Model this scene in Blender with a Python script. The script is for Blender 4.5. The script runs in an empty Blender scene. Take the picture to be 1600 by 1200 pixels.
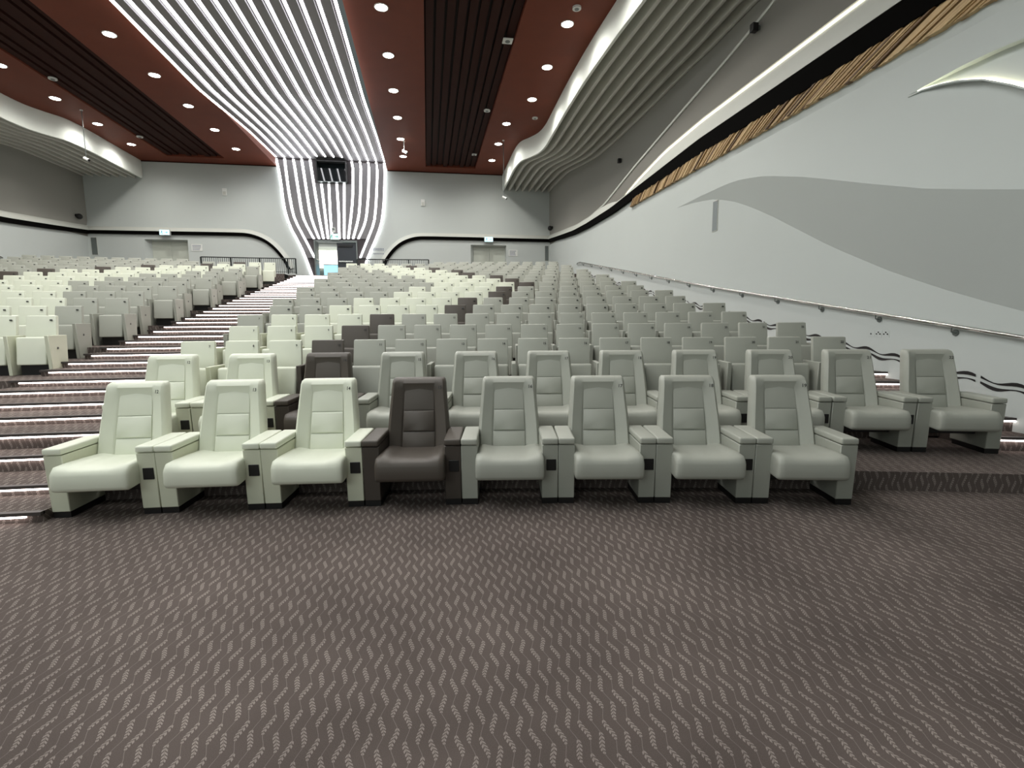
import bpy, bmesh, math, random
from mathutils import Vector, Matrix
random.seed(7)
SC = bpy.context.scene
COL = SC.collection
PI = math.pi

# ------------------------------------------------------------------ camera
FPX, EYE, ROLL, VX, VY = 795.0, 1.68, -0.007, 668.0, 504.0
_c, _s = math.cos(ROLL), math.sin(ROLL)
_ux = _c*(VX-800)+_s*(VY-600); _uy = -_s*(VX-800)+_c*(VY-600)
_th = math.atan(-_uy/FPX); _psi = math.atan(-_ux/FPX*math.cos(_th))
FW = Vector((math.sin(_psi)*math.cos(_th), math.cos(_psi)*math.cos(_th), -math.sin(_th)))
_R0 = Vector((math.cos(_psi), -math.sin(_psi), 0)); _D0 = -_R0.cross(FW)
RT = _R0*_c-_D0*_s; UP = -(_R0*_s+_D0*_c)
cam_data = bpy.data.cameras.new('camera'); cam = bpy.data.objects.new('camera', cam_data)
COL.objects.link(cam); SC.camera = cam
cam_data.sensor_width = 36; cam_data.lens = FPX/1600*36; cam_data.clip_start = .05; cam_data.clip_end = 200
cam.matrix_world = Matrix(((RT.x, UP.x, -FW.x, 0), (RT.y, UP.y, -FW.y, 0), (RT.z, UP.z, -FW.z, EYE), (0, 0, 0, 1)))
def px_of(p):
    d = Vector(p)-Vector((0, 0, EYE)); z = d.dot(FW)
    return 800+FPX*d.dot(RT)/z, 600-FPX*d.dot(UP)/z, z
# ------------------------------------------------------------------ exposure, world, lights
SC.view_settings.view_transform = 'Standard'; SC.view_settings.look = 'None'
SC.view_settings.gamma = 1; SC.view_settings.use_curve_mapping = False
SC.view_settings.exposure = 0.0
W = bpy.data.worlds.new('world'); SC.world = W; W.use_nodes = True
W.node_tree.nodes['Background'].inputs[0].default_value = (.8, .9, .87, 1)
W.node_tree.nodes['Background'].inputs[1].default_value = .12
def area(name, loc, rot, sx, sy, power, colr=(1, 1, 1)):
    l = bpy.data.lights.new(name, 'AREA'); l.shape = 'RECTANGLE'; l.size = sx; l.size_y = sy; l.energy = power; l.color = colr
    o = bpy.data.objects.new(name, l); o.location = loc; o.rotation_euler = rot; COL.objects.link(o); return o
# the stage wash behind the camera (stage opening) and an unseen overhead fill lamp added to light the front rows
area('stage_light', (-7.0, -7.5, 5.5), (math.radians(80), 0, 0), 12, 5, 420, (.93, 1.0, .96))
area('front_fill', (-6.5, 3.0, 9.2), (0, 0, 0), 13, 7, 430, (.95, 1.0, .97))
DL_POWER = 72
DL_SPOTS = [(x, y) for x, ys in ((-.93, range(7)), (-8.3, range(7)), (3.86, range(4)), (3.3, range(4, 7)), (-13.06, range(3)), (-12.55, range(3, 7)))
            for y in [11.75+2.325*k for k in ys]]
for x, y in DL_SPOTS+[(x, y) for x in (-.93, -8.3) for y in (9.4, 7.1, 4.8)]:
    l = bpy.data.lights.new('downlight', 'SPOT'); l.energy = DL_POWER*4; l.spot_size = math.radians(165); l.spot_blend = 1
    l.shadow_soft_size = .12; l.color = (1, .97, .91)
    o = bpy.data.objects.new('downlight_lamp', l); o.location = (x, y, 9.4); COL.objects.link(o)

# ------------------------------------------------------------------ materials
def lin(c): return tuple(((v/255)/12.92 if v/255 <= .04045 else ((v/255+.055)/1.055)**2.4) for v in c)
def nodes(m):
    m.use_nodes = True; nt = m.node_tree; return nt, nt.nodes['Principled BSDF']
def mat(name, c, rough=.5, metal=0, noise=0, nscale=6, bump=0, bscale=80, spec=.5, coat=0):
    m = bpy.data.materials.new(name); nt, b = nodes(m); c = lin(c)
    b.inputs['Base Color'].default_value = (*c, 1); b.inputs['Roughness'].default_value = rough
    b.inputs['Metallic'].default_value = metal; b.inputs['Specular IOR Level'].default_value = spec
    tc = nt.nodes.new('ShaderNodeTexCoord')
    if noise:
        n = nt.nodes.new('ShaderNodeTexNoise'); n.inputs['Scale'].default_value = nscale; n.inputs['Detail'].default_value = 3
        r = nt.nodes.new('ShaderNodeMix'); r.data_type = 'RGBA'
        r.inputs['A'].default_value = (*[v*(1-noise) for v in c], 1); r.inputs['B'].default_value = (*[min(1, v*(1+noise)) for v in c], 1)
        nt.links.new(tc.outputs['Object'], n.inputs['Vector']); nt.links.new(n.outputs['Fac'], r.inputs['Factor'])
        nt.links.new(r.outputs['Result'], b.inputs['Base Color'])
    if bump:
        n = nt.nodes.new('ShaderNodeTexNoise'); n.inputs['Scale'].default_value = bscale
        bp = nt.nodes.new('ShaderNodeBump'); bp.inputs['Strength'].default_value = bump; bp.inputs['Distance'].default_value = .002
        nt.links.new(tc.outputs['Object'], n.inputs['Vector']); nt.links.new(n.outputs['Fac'], bp.inputs['Height'])
        nt.links.new(bp.outputs['Normal'], b.inputs['Normal'])
    return m
def emit(name, c, s):
    m = bpy.data.materials.new(name); nt, b = nodes(m)
    b.inputs['Base Color'].default_value = (*c, 1); b.inputs['Emission Color'].default_value = (*c, 1); b.inputs['Emission Strength'].default_value = s
    return m
LEATHER = {'cream': mat('cream leather', (219, 223, 206), .48, noise=.03, bump=.25, bscale=260),
           'grey': mat('grey leather', (168, 170, 160), .5, noise=.03, bump=.25, bscale=260),
           'brown': mat('dark brown leather', (78, 71, 64), .5, noise=.05, bump=.25, bscale=260)}
PANEL = {'cream': mat('cream panel', (206, 209, 188), .5, noise=.02), 'grey': mat('grey panel', (160, 162, 152), .5, noise=.02),
         'brown': mat('dark brown panel', (70, 63, 57), .5, noise=.02)}
M_black = mat('black plastic', (16, 15, 15), .45)
M_plate = mat('seat plate', (58, 60, 58), .4)
M_digit = mat('engraved digit', (36, 38, 38), .5)
M_wall = mat('white wall plaster', (192, 198, 195), .75, noise=.025, nscale=.7)
M_rib = mat('grey white rib plaster', (205, 205, 197), .7, noise=.02, nscale=1)
M_wedge_shade = mat('shade-darkened wedge plaster', (122, 120, 113), .75, noise=.02, nscale=.7)  # weak light on the wedge is put into its darker colour
M_upper_shade = mat('shade-darkened upper wall plaster', (150, 149, 142), .75, noise=.02, nscale=.7)  # same white plaster as below, with shade painted in as a darker tone
M_fin = mat('white cove plaster', (238, 243, 236), .7, noise=.02, nscale=1)
M_band = mat('grey white band', (196, 198, 190), .5)
M_blackband = mat('black band', (9, 8, 7), .9, spec=.05)
M_wood_tan = [mat('tan oak slat', (176, 146, 104), .6, noise=.2, nscale=9), mat('light oak slat', (196, 168, 124), .6, noise=.2, nscale=9),
              mat('dark oak slat', (104, 78, 50), .6, noise=.2, nscale=9)]
M_ceil = mat('red brown veneer ceiling', (112, 58, 42), .6, noise=.12, nscale=1.6, spec=.15)
M_groove = mat('dark veneer slat', (50, 25, 19), .7, noise=.12, nscale=2, spec=.1)
M_dark = mat('dark backing', (24, 18, 16), .8)
M_river = mat('grey river slat', (132, 130, 133), .55, noise=.04)
M_riverback = mat('dark river backing', (62, 56, 58), .7)
M_steel = mat('polished steel', (200, 200, 196), .18, metal=1)
M_doorc = mat('beige door', (190, 195, 184), .5, noise=.03)
M_doord = mat('anthracite door', (48, 53, 60), .4)
M_alu = mat('grey aluminium', (120, 126, 124), .35, metal=.7)
M_rail = mat('dark rail metal', (46, 50, 48), .4, metal=.5)
M_nose = mat('step nosing', (66, 60, 58), .5)
M_white = mat('white plastic', (222, 224, 220), .4)
M_print = mat('grey print', (120, 126, 140), .6)
M_glass = mat('booth glass', (20, 26, 28), .04, spec=1.0)
M_led = emit('river light', (.97, .98, 1.0), 6.5)
M_stepled = emit('step light', (1.0, .88, .84), 8)
M_cove = emit('warm cove light', (1.0, .96, .76), 3.4)
M_lamp = emit('lamp lens', (1.0, .98, .93), 30)
M_exit = emit('exit sign face', (.45, .85, 1.0), 1.6)
M_exitg = emit('green exit sign face', (.55, 1.0, .85), 1.1)
M_pict = mat('sign pictogram', (20, 70, 96), .5)
M_corr = emit('corridor light panel', (1, .96, .88), 2.4)
M_blue = emit('corridor blue panel', (.45, .85, 1.0), 1.1)

def carpet():
    m = bpy.data.materials.new('carpet with wheat sprigs'); nt, b = nodes(m); N = nt.nodes; L = nt.links
    def val(v):
        n = N.new('ShaderNodeValue'); n.outputs[0].default_value = v; return n.outputs[0]
    def op(o, a, c=None, d=None, clamp=False):
        n = N.new('ShaderNodeMath'); n.operation = o; n.use_clamp = clamp
        for i, x in enumerate((a, c, d)):
            if x is None: continue
            if isinstance(x, (int, float)): n.inputs[i].default_value = x
            else: L.new(x, n.inputs[i])
        return n.outputs[0]
    g = N.new('ShaderNodeNewGeometry'); s = N.new('ShaderNodeSeparateXYZ'); L.new(g.outputs['Position'], s.inputs[0])
    nz = N.new('ShaderNodeTexNoise'); nz.inputs['Scale'].default_value = 3.0; L.new(g.outputs['Position'], nz.inputs['Vector'])
    u = op('ADD', s.outputs[0], op('MULTIPLY', op('SUBTRACT', nz.outputs['Fac'], .5), .03))
    v = op('ADD', s.outputs[1], s.outputs[2])
    CW, PL = .052, .170
    cu = op('DIVIDE', u, CW); ci = op('FLOOR', cu)
    wn = N.new('ShaderNodeTexWhiteNoise'); wn.noise_dimensions = '1D'; L.new(ci, wn.inputs['W'])
    par = op('MODULO', op('ABSOLUTE', ci), 2.0)
    ph = op('ADD', op('MULTIPLY', par, .5), op('MULTIPLY', wn.outputs['Value'], .22))
    t = op('FRACT', op('ADD', op('DIVIDE', v, PL), ph))
    wav = op('MULTIPLY', op('MULTIPLY', op('SINE', op('MULTIPLY', op('SUBTRACT', t, .46), 2*PI)), .19), op('SUBTRACT', 1.0, op('MULTIPLY', par, 2.0)))
    dx = op('SUBTRACT', op('SUBTRACT', op('FRACT', cu), .5), wav)       # -.5..5 in columns
    ax = op('ABSOLUTE', dx)
    inleaf = op('MULTIPLY', op('GREATER_THAN', t, .12), op('LESS_THAN', t, .80))
    tt = op('DIVIDE', op('SUBTRACT', t, .12), .68)
    hw = op('MULTIPLY', op('POWER', op('MAXIMUM', op('SINE', op('MULTIPLY', tt, PI)), 0.001), .45), .23)
    body = op('MULTIPLY', inleaf, op('LESS_THAN', ax, hw))
    chev = op('FRACT', op('ADD', op('MULTIPLY', t, 9.0), op('MULTIPLY', ax, 3.2)))
    leaf = op('MULTIPLY', body, op('MULTIPLY', op('GREATER_THAN', chev, .40), op('GREATER_THAN', ax, .022)))
    stem = op('MULTIPLY', op('LESS_THAN', ax, .03), .45)
    mask = op('MAXIMUM', leaf, stem)
    big = N.new('ShaderNodeTexNoise'); big.inputs['Scale'].default_value = 1.1; big.inputs['Detail'].default_value = 3; L.new(g.outputs['Position'], big.inputs['Vector'])
    fz = N.new('ShaderNodeTexNoise'); fz.inputs['Scale'].default_value = 260; L.new(g.outputs['Position'], fz.inputs['Vector'])
    mx = N.new('ShaderNodeMix'); mx.data_type = 'RGBA'
    mx.inputs['A'].default_value = (*lin((93, 84, 80)), 1); mx.inputs['B'].default_value = (*lin((147, 137, 131)), 1)
    L.new(op('MULTIPLY', mask, .9), mx.inputs['Factor'])
    k = op('ADD', op('ADD', .18, op('MULTIPLY', big.outputs['Fac'], 1.0)), op('MULTIPLY', fz.outputs['Fac'], .62))
    vm = N.new('ShaderNodeVectorMath'); vm.operation = 'SCALE'; L.new(mx.outputs['Result'], vm.inputs[0]); L.new(k, vm.inputs['Scale'])
    L.new(vm.outputs[0], b.inputs['Base Color']); b.inputs['Roughness'].default_value = .95; b.inputs['Specular IOR Level'].default_value = .1
    bp = N.new('ShaderNodeBump'); bp.inputs['Strength'].default_value = .5; bp.inputs['Distance'].default_value = .004
    L.new(op('ADD', mask, fz.outputs['Fac']), bp.inputs['Height']); L.new(bp.outputs['Normal'], b.inputs['Normal'])
    return m
M_carpet = carpet()

# ------------------------------------------------------------------ helpers
def mesh_of(bm, name, m, smooth=None):
    me = bpy.data.meshes.new(name); bmesh.ops.recalc_face_normals(bm, faces=bm.faces); bm.to_mesh(me); bm.free()
    for x in (m if isinstance(m, (list, tuple)) else [m]): me.materials.append(x)
    if smooth is not None:
        me.shade_smooth()
        if smooth < 180: me.set_sharp_from_angle(angle=math.radians(smooth))
    return me
def link(name, me, parent=None, loc=None, rot=None):
    o = bpy.data.objects.new(name, me); COL.objects.link(o)
    if parent: o.parent = parent
    if loc: o.location = loc
    if rot: o.rotation_euler = rot
    return o
def part(name, bm, m, parent=None, smooth=None, label=None):
    o = link(name, mesh_of(bm, name, m, smooth), parent)
    if label: o['label'] = label
    return o
def tag(o, label, cat, group=None):
    o['label'] = label; o['category'] = cat
    if group: o['group'] = group
    return o
def thing(name, label, cat, loc=(0, 0, 0), rz=0, group=None):
    o = link(name, None, None, loc, (0, 0, rz)); return tag(o, label, cat, group)
def struct(name, bm, m, parent=None, smooth=None):
    o = part(name, bm, m, parent, smooth)
    if parent is None: o['kind'] = 'structure'
    return o
def box(bm, x0, x1, y0, y1, z0, z1, bev=0, seg=2, warp=None, sub=0):
    r = bmesh.ops.create_cube(bm, size=1); vs = r['verts']
    for v in vs: v.co = Vector((x0 if v.co.x < 0 else x1, y0 if v.co.y < 0 else y1, z0 if v.co.z < 0 else z1))
    if bev:
        es = list({e for v in vs for e in v.link_edges})
        r2 = bmesh.ops.bevel(bm, geom=es, offset=bev, segments=seg, affect='EDGES', profile=.6)
        vs = list({v for v in r2['verts']}|{v for v in vs if v.is_valid})
    if warp:
        for v in vs:
            if v.is_valid: v.co = Vector(warp(*v.co))
    return vs
def B(): return bmesh.new()
def bx(*a, **k):
    bm = B(); box(bm, *a, **k); return bm
def loft(bm, loops, cap=True):
    rows = [[bm.verts.new(p) for p in lp] for lp in loops]; n = len(rows[0])
    for a, b in zip(rows, rows[1:]):
        for i in range(n): bm.faces.new((a[i], a[(i+1) % n], b[(i+1) % n], b[i]))
    if cap:
        bm.faces.new(rows[0]); bm.faces.new(rows[-1])
def sheet(bm, rows, mi=0):
    vs = [[bm.verts.new(p) for p in r] for r in rows]
    for a, b in zip(vs, vs[1:]):
        for i in range(len(a)-1):
            f = bm.faces.new((a[i], a[i+1], b[i+1], b[i])); f.material_index = mi
def prism(bm, pts, off):
    """closed polygon of 3D points extruded by the vector off"""
    a = [bm.verts.new(p) for p in pts]; b = [bm.verts.new(Vector(p)+Vector(off)) for p in pts]
    n = len(a); bm.faces.new(a); bm.faces.new(b)
    for i in range(n): bm.faces.new((a[i], a[(i+1) % n], b[(i+1) % n], b[i]))
def tube(bm, pts, r, n=8):
    loops = []
    for i, p in enumerate(pts):
        p = Vector(p); d = (Vector(pts[min(i+1, len(pts)-1)])-Vector(pts[max(i-1, 0)])).normalized()
        up = Vector((0, 0, 1)) if abs(d.z) < .9 else Vector((1, 0, 0))
        a = d.cross(up).normalized(); b = d.cross(a)
        loops.append([p+r*(math.cos(2*PI*k/n)*a+math.sin(2*PI*k/n)*b) for k in range(n)])
    loft(bm, loops)
def disc(bm, c, r, axis, h, n=16):
    c = Vector(c); ax = Vector(axis).normalized(); tube(bm, [c, c+ax*h], r, n)
def lerp(tab, x):
    if x <= tab[0][0]: return tab[0][1]
    for (a, va), (b, vb) in zip(tab, tab[1:]):
        if x <= b: return va+(vb-va)*(x-a)/(b-a)
    return tab[-1][1]
def smooth_tab(tab, x):
    if tab[-1][0]-tab[0][0] < 7: return (lerp(tab, x-.4)+2*lerp(tab, x-.2)+2*lerp(tab, x)+2*lerp(tab, x+.2)+lerp(tab, x+.4))/8
    d = .3
    return (lerp(tab, x-d)+2*lerp(tab, x)+lerp(tab, x+d))/4

# ------------------------------------------------------------------ room plan
XC, YC, XR, XL, YB = -4.6, -31.1, 6.8, -16.0, 28.1
def mx(x): return 2*XC-x
def yr(x, r): return YC+math.sqrt(r*r-(x-XC)**2)
Z_TOP = 3.84
def seatR(n): return 39.56+1.055*(n-4)           # radius of the back tops of row n
def tierR(n): return 37.95 if n == 3 else 38.35+1.055*(n-4)
def tierZ(n): return .19*(n-1)+.135 if n >= 3 else .19

struct('floor', bx(XL-.3, XR+.3, -8, 12, -.12, 0), M_carpet)

def arc_block(bm, xa, xb, r0, r1, z0, z1, n=None):
    """terrace block with curved front (radius r0) and back (radius r1)"""
    n = n or max(2, int(abs(xb-xa)/.6)+1)
    xs = [xa+(xb-xa)*i/n for i in range(n+1)]
    f0 = [bm.verts.new((x, yr(x, r0), z0)) for x in xs]; f1 = [bm.verts.new((x, yr(x, r0), z1)) for x in xs]
    b1 = [bm.verts.new((x, yr(x, r1), z1)) for x in xs]; b0 = [bm.verts.new((x, yr(x, r1), z0)) for x in xs]
    for i in range(n):
        bm.faces.new((f0[i], f0[i+1], f1[i+1], f1[i])); bm.faces.new((f1[i], f1[i+1], b1[i+1], b1[i]))
        bm.faces.new((b1[i], b1[i+1], b0[i+1], b0[i])); bm.faces.new((b0[i], b0[i+1], f0[i+1], f0[i]))
    bm.faces.new((f0[0], f1[0], b1[0], b0[0])); bm.faces.new((f0[-1], f1[-1], b1[-1], b0[-1]))
# terraces under the seats
AR0, AR1 = -3.30, 5.80           # right-hand seat block in x
bm = B(); arc_block(bm, AR0, XR, 36.45, 38.2, 0, .19); struct('floor_terrace', bm, M_carpet)
bm = B(); arc_block(bm, XL, mx(AR0), 36.45, 38.2, 0, .19); struct('floor_terrace', bm, M_carpet)
for n in range(3, 19):
    for a, b in ((AR0, AR1), (mx(AR1), mx(AR0))):
        bm = B(); arc_block(bm, a, b, tierR(n), tierR(n+1)+.02, 0, tierZ(n)); struct('floor_terrace', bm, M_carpet)
# walkway behind the last row
bm = B()
for a, b, r in ((XL, -6.12, 55.1), (-3.08, XR, 55.1), (-6.12, -3.08, 55.75)):
    n = 8; xs = [a+(b-a)*i/n for i in range(n+1)]
    f0 = [bm.verts.new((x, yr(x, r), 2.5)) for x in xs]; f1 = [bm.verts.new((x, yr(x, r), Z_TOP)) for x in xs]; k1 = [bm.verts.new((x, YB+2.6, Z_TOP)) for x in xs]
    for i in range(n): bm.faces.new((f0[i], f0[i+1], f1[i+1], f1[i])); bm.faces.new((f1[i], f1[i+1], k1[i+1], k1[i]))
struct('floor_walkway', bm, M_carpet)
# aisle stairs: every step its own part, with nosing and light line
STEPS = [(35.93, .095), (36.42, .19), (36.95, .35), (37.3, .515), (37.85, .61)]
for n in range(4, 18):
    STEPS += [(tierR(n), tierZ(n)), (tierR(n)+.6, tierZ(n)+.095)]
STEPS += [(53.12, 3.365), (53.72, 3.46), (54.17, 3.555), (54.7, 3.65), (55.2, 3.745), (55.73, Z_TOP)]
def stairs(xA, xB, first, pre, xa2=None, xb2=None):
    ST = list(STEPS)
    if xa2 is not None: ST[2:5] = [(37.42, .35), (37.74, .515), (38.05, .61)]
    root = link(pre, None); root['kind'] = 'structure'
    for k, (r, z) in enumerate(ST):
        if k < first: continue
        r1 = ST[k+1][0] if k+1 < len(ST) else r+.3
        xa, xb = (xa2, xb2) if k < 4 and xa2 is not None else (xA, xB)
        bm = B(); arc_block(bm, xa, xb, r, r1+.01, max(0, z-.4), z)
        st = part('stair_step', bm, M_carpet, root)
        bm = B(); arc_block(bm, xa, xb, r-.034, r+.02, z-.026, z+.004); part('nosing', bm, M_nose, st)
        ins = .12 if 'centre' in pre else .0
        bm = B(); arc_block(bm, xa+ins, xb-ins, r-.031, r-.014, z-.044, z-.0265); part('step_light', bm, M_stepled, st)
    return root
stairs(mx(AR0)+.0, AR0-.0, 0, 'stairs_centre')
stairs(AR1-.1, XR, 2, 'stairs_right', 6.34, XR)
stairs(XL, mx(AR1)+.1, 2, 'stairs_left', XL, mx(6.34))

# ------------------------------------------------------------------ walls
ZE = [(9.0, 8.05), (9.68, 7.82), (11.2, 7.52), (13.5, 7.16), (16.5, 6.67), (19.3, 6.12), (21.0, 6.0), (23.0, 6.02), (25.5, 6.2), (28.1, 6.4)]   # ledge line z(Y)
def ze(y): return smooth_tab(ZE, y) if y > 9 else 8.05+(9-y)*.24
COVE = [(4.0, 6.6), (7.45, 6.56), (12.2, 6.52), (14.2, 6.41), (16.0, 6.14), (17.5, 5.83), (17.9, 5.78)]
BT = [(2.0, 6.1), (6.67, 6.1), (9.0, 6.09), (12.15, 6.08), (16.0, 5.89), (18.2, 5.76), (21.2, 5.75), (23.1, 5.80), (25.5, 5.98), (28.1, 6.19)]
BBt = [(2.0, 5.76), (6.1, 5.78), (8.8, 5.72), (12.1, 5.76), (16.0, 5.67), (18.2, 5.56), (21.2, 5.56), (23.1, 5.62), (25.5, 5.80), (28.1, 6.03)]
LT = [(-3, 1.6), (2, 2.42), (4.0, 2.88), (4.9, 3.1), (5.03, 3.13), (5.76, 3.32), (6.7, 3.63), (7.94, 4.05), (9.24, 4.43), (10.2, 4.62), (10.9, 4.70), (12.0, 4.74), (13.4, 4.74)]
LB = [(-3, .2), (2, .92), (4.0, 1.48), (4.9, 1.76), (5.63, 1.99), (6.58, 2.34), (7.84, 2.90), (9.57, 3.79), (10.6, 4.25), (11.5, 4.53), (12.4, 4.66), (13.4, 4.735)]
FASC = [(4.85, -3), (4.85, 11.5), (4.78, 12.8), (4.73, 14.4), (4.72, 16.0), (4.75, 17.8), (4.82, 20.0), (4.84, 21.0), (4.75, 21.8), (4.5, 22.4), (4.2, 23.0), (4.11, 24.1), (4.13, 26.1), (4.15, 28.08)]
LAST = [(7.35, -3), (7.35, 11.2), (7.42, 13.1), (7.42, 15.1), (7.45, 16.6), (7.45, 18.0), (7.44, 20.0), (7.4, 20.8), (7.35, 21.8), (7.2, 22.6), (6.96, 23.5), (6.74, 24.4), (6.67, 26.4), (6.67, 28.08)]
def catmull(P, n=4):
    out = []
    for i in range(len(P)-1):
        a, b, c, d = P[max(i-1, 0)], P[i], P[i+1], P[min(i+2, len(P)-1)]
        for k in range(n):
            t = k/n
            out.append(tuple(.5*(2*b[j]+(c[j]-a[j])*t+(2*a[j]-5*b[j]+4*c[j]-d[j])*t*t+(3*b[j]-a[j]-3*c[j]+d[j])*t**3) for j in range(len(b))))
    return out+[tuple(P[-1])]
FASC, LAST = FASC[:2]+catmull(FASC[2:], 3), LAST[:2]+catmull(LAST[2:], 3)
UPW = [(y, x+.08) for x, y in LAST]                  # upper wall follows the ribs
def side(f, s): return (lambda p: p) if s > 0 else (lambda p: (mx(p[0]), p[1], p[2]))
YS = [-3, 0, 2, 3, 4]+[4.9+.45*i for i in range(52) if 4.9+.45*i < 28.0]+[28.1]
for s, nm in ((1, 'wall_right'), (-1, 'wall_left')):
    f = side(None, s)
    bm = B(); rows = []
    for y in YS:
        top = min(ze(y), 9.4)
        if y <= 13.4: zt, zb = lerp(LT, y), lerp(LB, y)
        else: zt = zb = 4.74
        d = .42*max(0, zt-zb)
        d = min(d, .55)
        xs = [(XR, 0), (XR, zb*.5), (XR, zb), (XR-d, zt), (XR-d*.6, zt+(5.3-zt)*.5), (XR, 5.3), (XR, 5.9), (XR, top), (XR+.9, top)]
        rows.append([f((x, y, z)) for x, z in xs])
    sheet(bm, rows)
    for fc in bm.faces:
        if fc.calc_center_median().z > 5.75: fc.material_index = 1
    w = struct(nm, bm, [M_wall, M_wedge_shade], None, 14)
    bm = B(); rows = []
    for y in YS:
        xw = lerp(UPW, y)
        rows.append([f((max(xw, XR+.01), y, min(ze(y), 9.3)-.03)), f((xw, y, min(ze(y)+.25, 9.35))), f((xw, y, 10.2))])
    sheet(bm, rows); part('upper_wall', bm, M_upper_shade, w, 30)
    # the outline of the leaf relief
    # thin bright ledge, white band, black band
    bm = B(); rows = []
    for y in YS:
        if ze(y) > 9.4: continue
        rows.append([f((XR+.02, y, ze(y)+.015)), f((XR-.03, y, ze(y)+.02)), f((XR-.045, y, ze(y)-.02)), f((XR-.03, y, ze(y)-.05)), f((XR+.01, y, ze(y)-.05))])
    sheet(bm, rows); part('ledge', bm, M_band, w, 60)
    bm = B(); rows = []
    for y in YS:
        q_ = max(0, min(1, (y-17.4)/2.4)); zt_, zb_ = lerp(COVE, y)*(1-q_)+(ze(y)-.02)*q_, lerp(BT, y)
        zt_ = max(zt_, zb_+.12)
        p = .16
        p2 = p*.6 if y < 17.6 else .035+.06*min(1, (y-17.6)/2.5)
        rows.append([f((XR-.0, y, zt_+.0)), f((XR-.03, y, zt_+.005)), f((XR-p2, y, zt_-(zt_-zb_)*.35)), f((XR-p, y, zb_)), f((XR, y, zb_))])
    sheet(bm, rows); part('band', bm, M_band, w, 60, 'pale curved band above the black strip')
    bm = B(); rows = []
    for y in YS:
        a, b_ = lerp(BT, y), lerp(BBt, y)
        rows.append([f((XR-.15, y, a)), f((XR-.10, y, b_)), f((XR, y, b_))])
    sheet(bm, rows); part('black_strip', bm, M_blackband, w, 60)
    bm = B(); rows = []
    for y in [4+.5*i for i in range(28)]:
        z = lerp(COVE, y)
        rows.append([f((XR-.005, y, z+.045)), f((XR-.035, y, z+.045)), f((XR-.05, y, z+.0)), f((XR-.005, y, z+.0))])
    sheet(bm, rows); part('cove_light', bm, M_cove, w)
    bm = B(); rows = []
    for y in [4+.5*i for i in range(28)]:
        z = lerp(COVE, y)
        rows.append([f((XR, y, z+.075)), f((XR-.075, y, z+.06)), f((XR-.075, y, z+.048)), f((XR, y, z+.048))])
    sheet(bm, rows); part('cove_lip', bm, M_upper_shade, w)
    # slanted timber slats under the black band
    i = 0; y = 16.6
    while y > 3.2:
        wd = .036+.02*random.random()+.0035*(16.6-y); zt_ = lerp(BBt, y)
        h = .05 if y > 16 else .12+min(.30, (16.3-y)*.07)
        zb_ = 5.44+random.uniform(-.01, .01); zt2 = zt_+.03
        if zt2-zb_ < .06: zb_ = zt2-.08
        k = (.85+max(0, 14-y)*.22)*(zt2-zb_)+.1                                  # lean towards the stage
        bm = B(); dpt = .05+.05*random.random()
        a = f((XR+.0, y, zb_)); 
        pts = [f((XR-.002, y, zb_)), f((XR-.002, y-wd, zb_)), f((XR-.002, y-wd-k, zt2)), f((XR-.002, y-k, zt2))]
        prism(bm, pts, (-s*dpt, 0, 0)); part('slat', bm, M_wood_tan[random.choice((0, 0, 1, 1, 2))], w)
        y -= wd+.010; i += 1
# lit crevice high on the right wall front
crv = struct('trim_1', B(), M_wall); 
def wxy(y): return XR-.06
lo = [(6.42, 4.71), (6.2, 4.70), (5.9, 4.64), (5.6, 4.55), (5.3, 4.43), (4.95, 4.22), (4.6, 3.98), (4.1, 3.62), (3.5, 3.2)]
hi = [(6.42, 4.72), (6.2, 4.74), (5.9, 4.74), (5.6, 4.74), (5.3, 4.74), (4.95, 4.72), (4.6, 4.70), (4.1, 4.68), (3.5, 4.66)]
def proud(y, z):       # room-side x of the right wall at this place
    zt, zb = lerp(LT, y), lerp(LB, y); d = min(.55, .42*(zt-zb)); m = zt+(5.3-zt)*.5
    if z <= m: return XR-d+(d*.4)*(z-zt)/(m-zt)
    return XR-d*.6+(d*.6)*(z-m)/(5.3-m)
def fine(tab, n=6):
    out = []
    for (a, za), (b, zb) in zip(tab, tab[1:]):
        for i in range(n): out.append((a+(b-a)*i/n, za+(zb-za)*i/n))
    return out+[tab[-1]]
for nm, tab, sgn in (('cove_lip', fine(lo), 1), ('cove_lip', fine(hi), -1)):
    bm = B(); rows = []
    for y, z in tab:
        g = min(1, (6.42-y)/.8); x = proud(y, z)
        rows.append([(x+.01, y, z-.012*sgn), (x-.008-.12*g, y, z-.012*sgn), (x-.008-.12*g, y, z+.006*sgn), (x-.004-.10*g, y, z+.006*sgn), (x-.004-.10*g, y, z-.006*sgn), (x+.01, y, z-.006*sgn)])
    sheet(bm, rows); part(nm, bm, M_wall, crv)
bm = B(); rows = []
for y, z in fine(lo)[4:]:
    x = proud(y, z); g = min(1, (6.42-y)/.8); rows.append([(x-.005, y, z+.022), (x-.01-.04*g, y, z+.022), (x-.01-.04*g, y, z-.002), (x-.005, y, z-.002)])
sheet(bm, rows); part('cove_light', bm, M_cove, crv)

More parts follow.
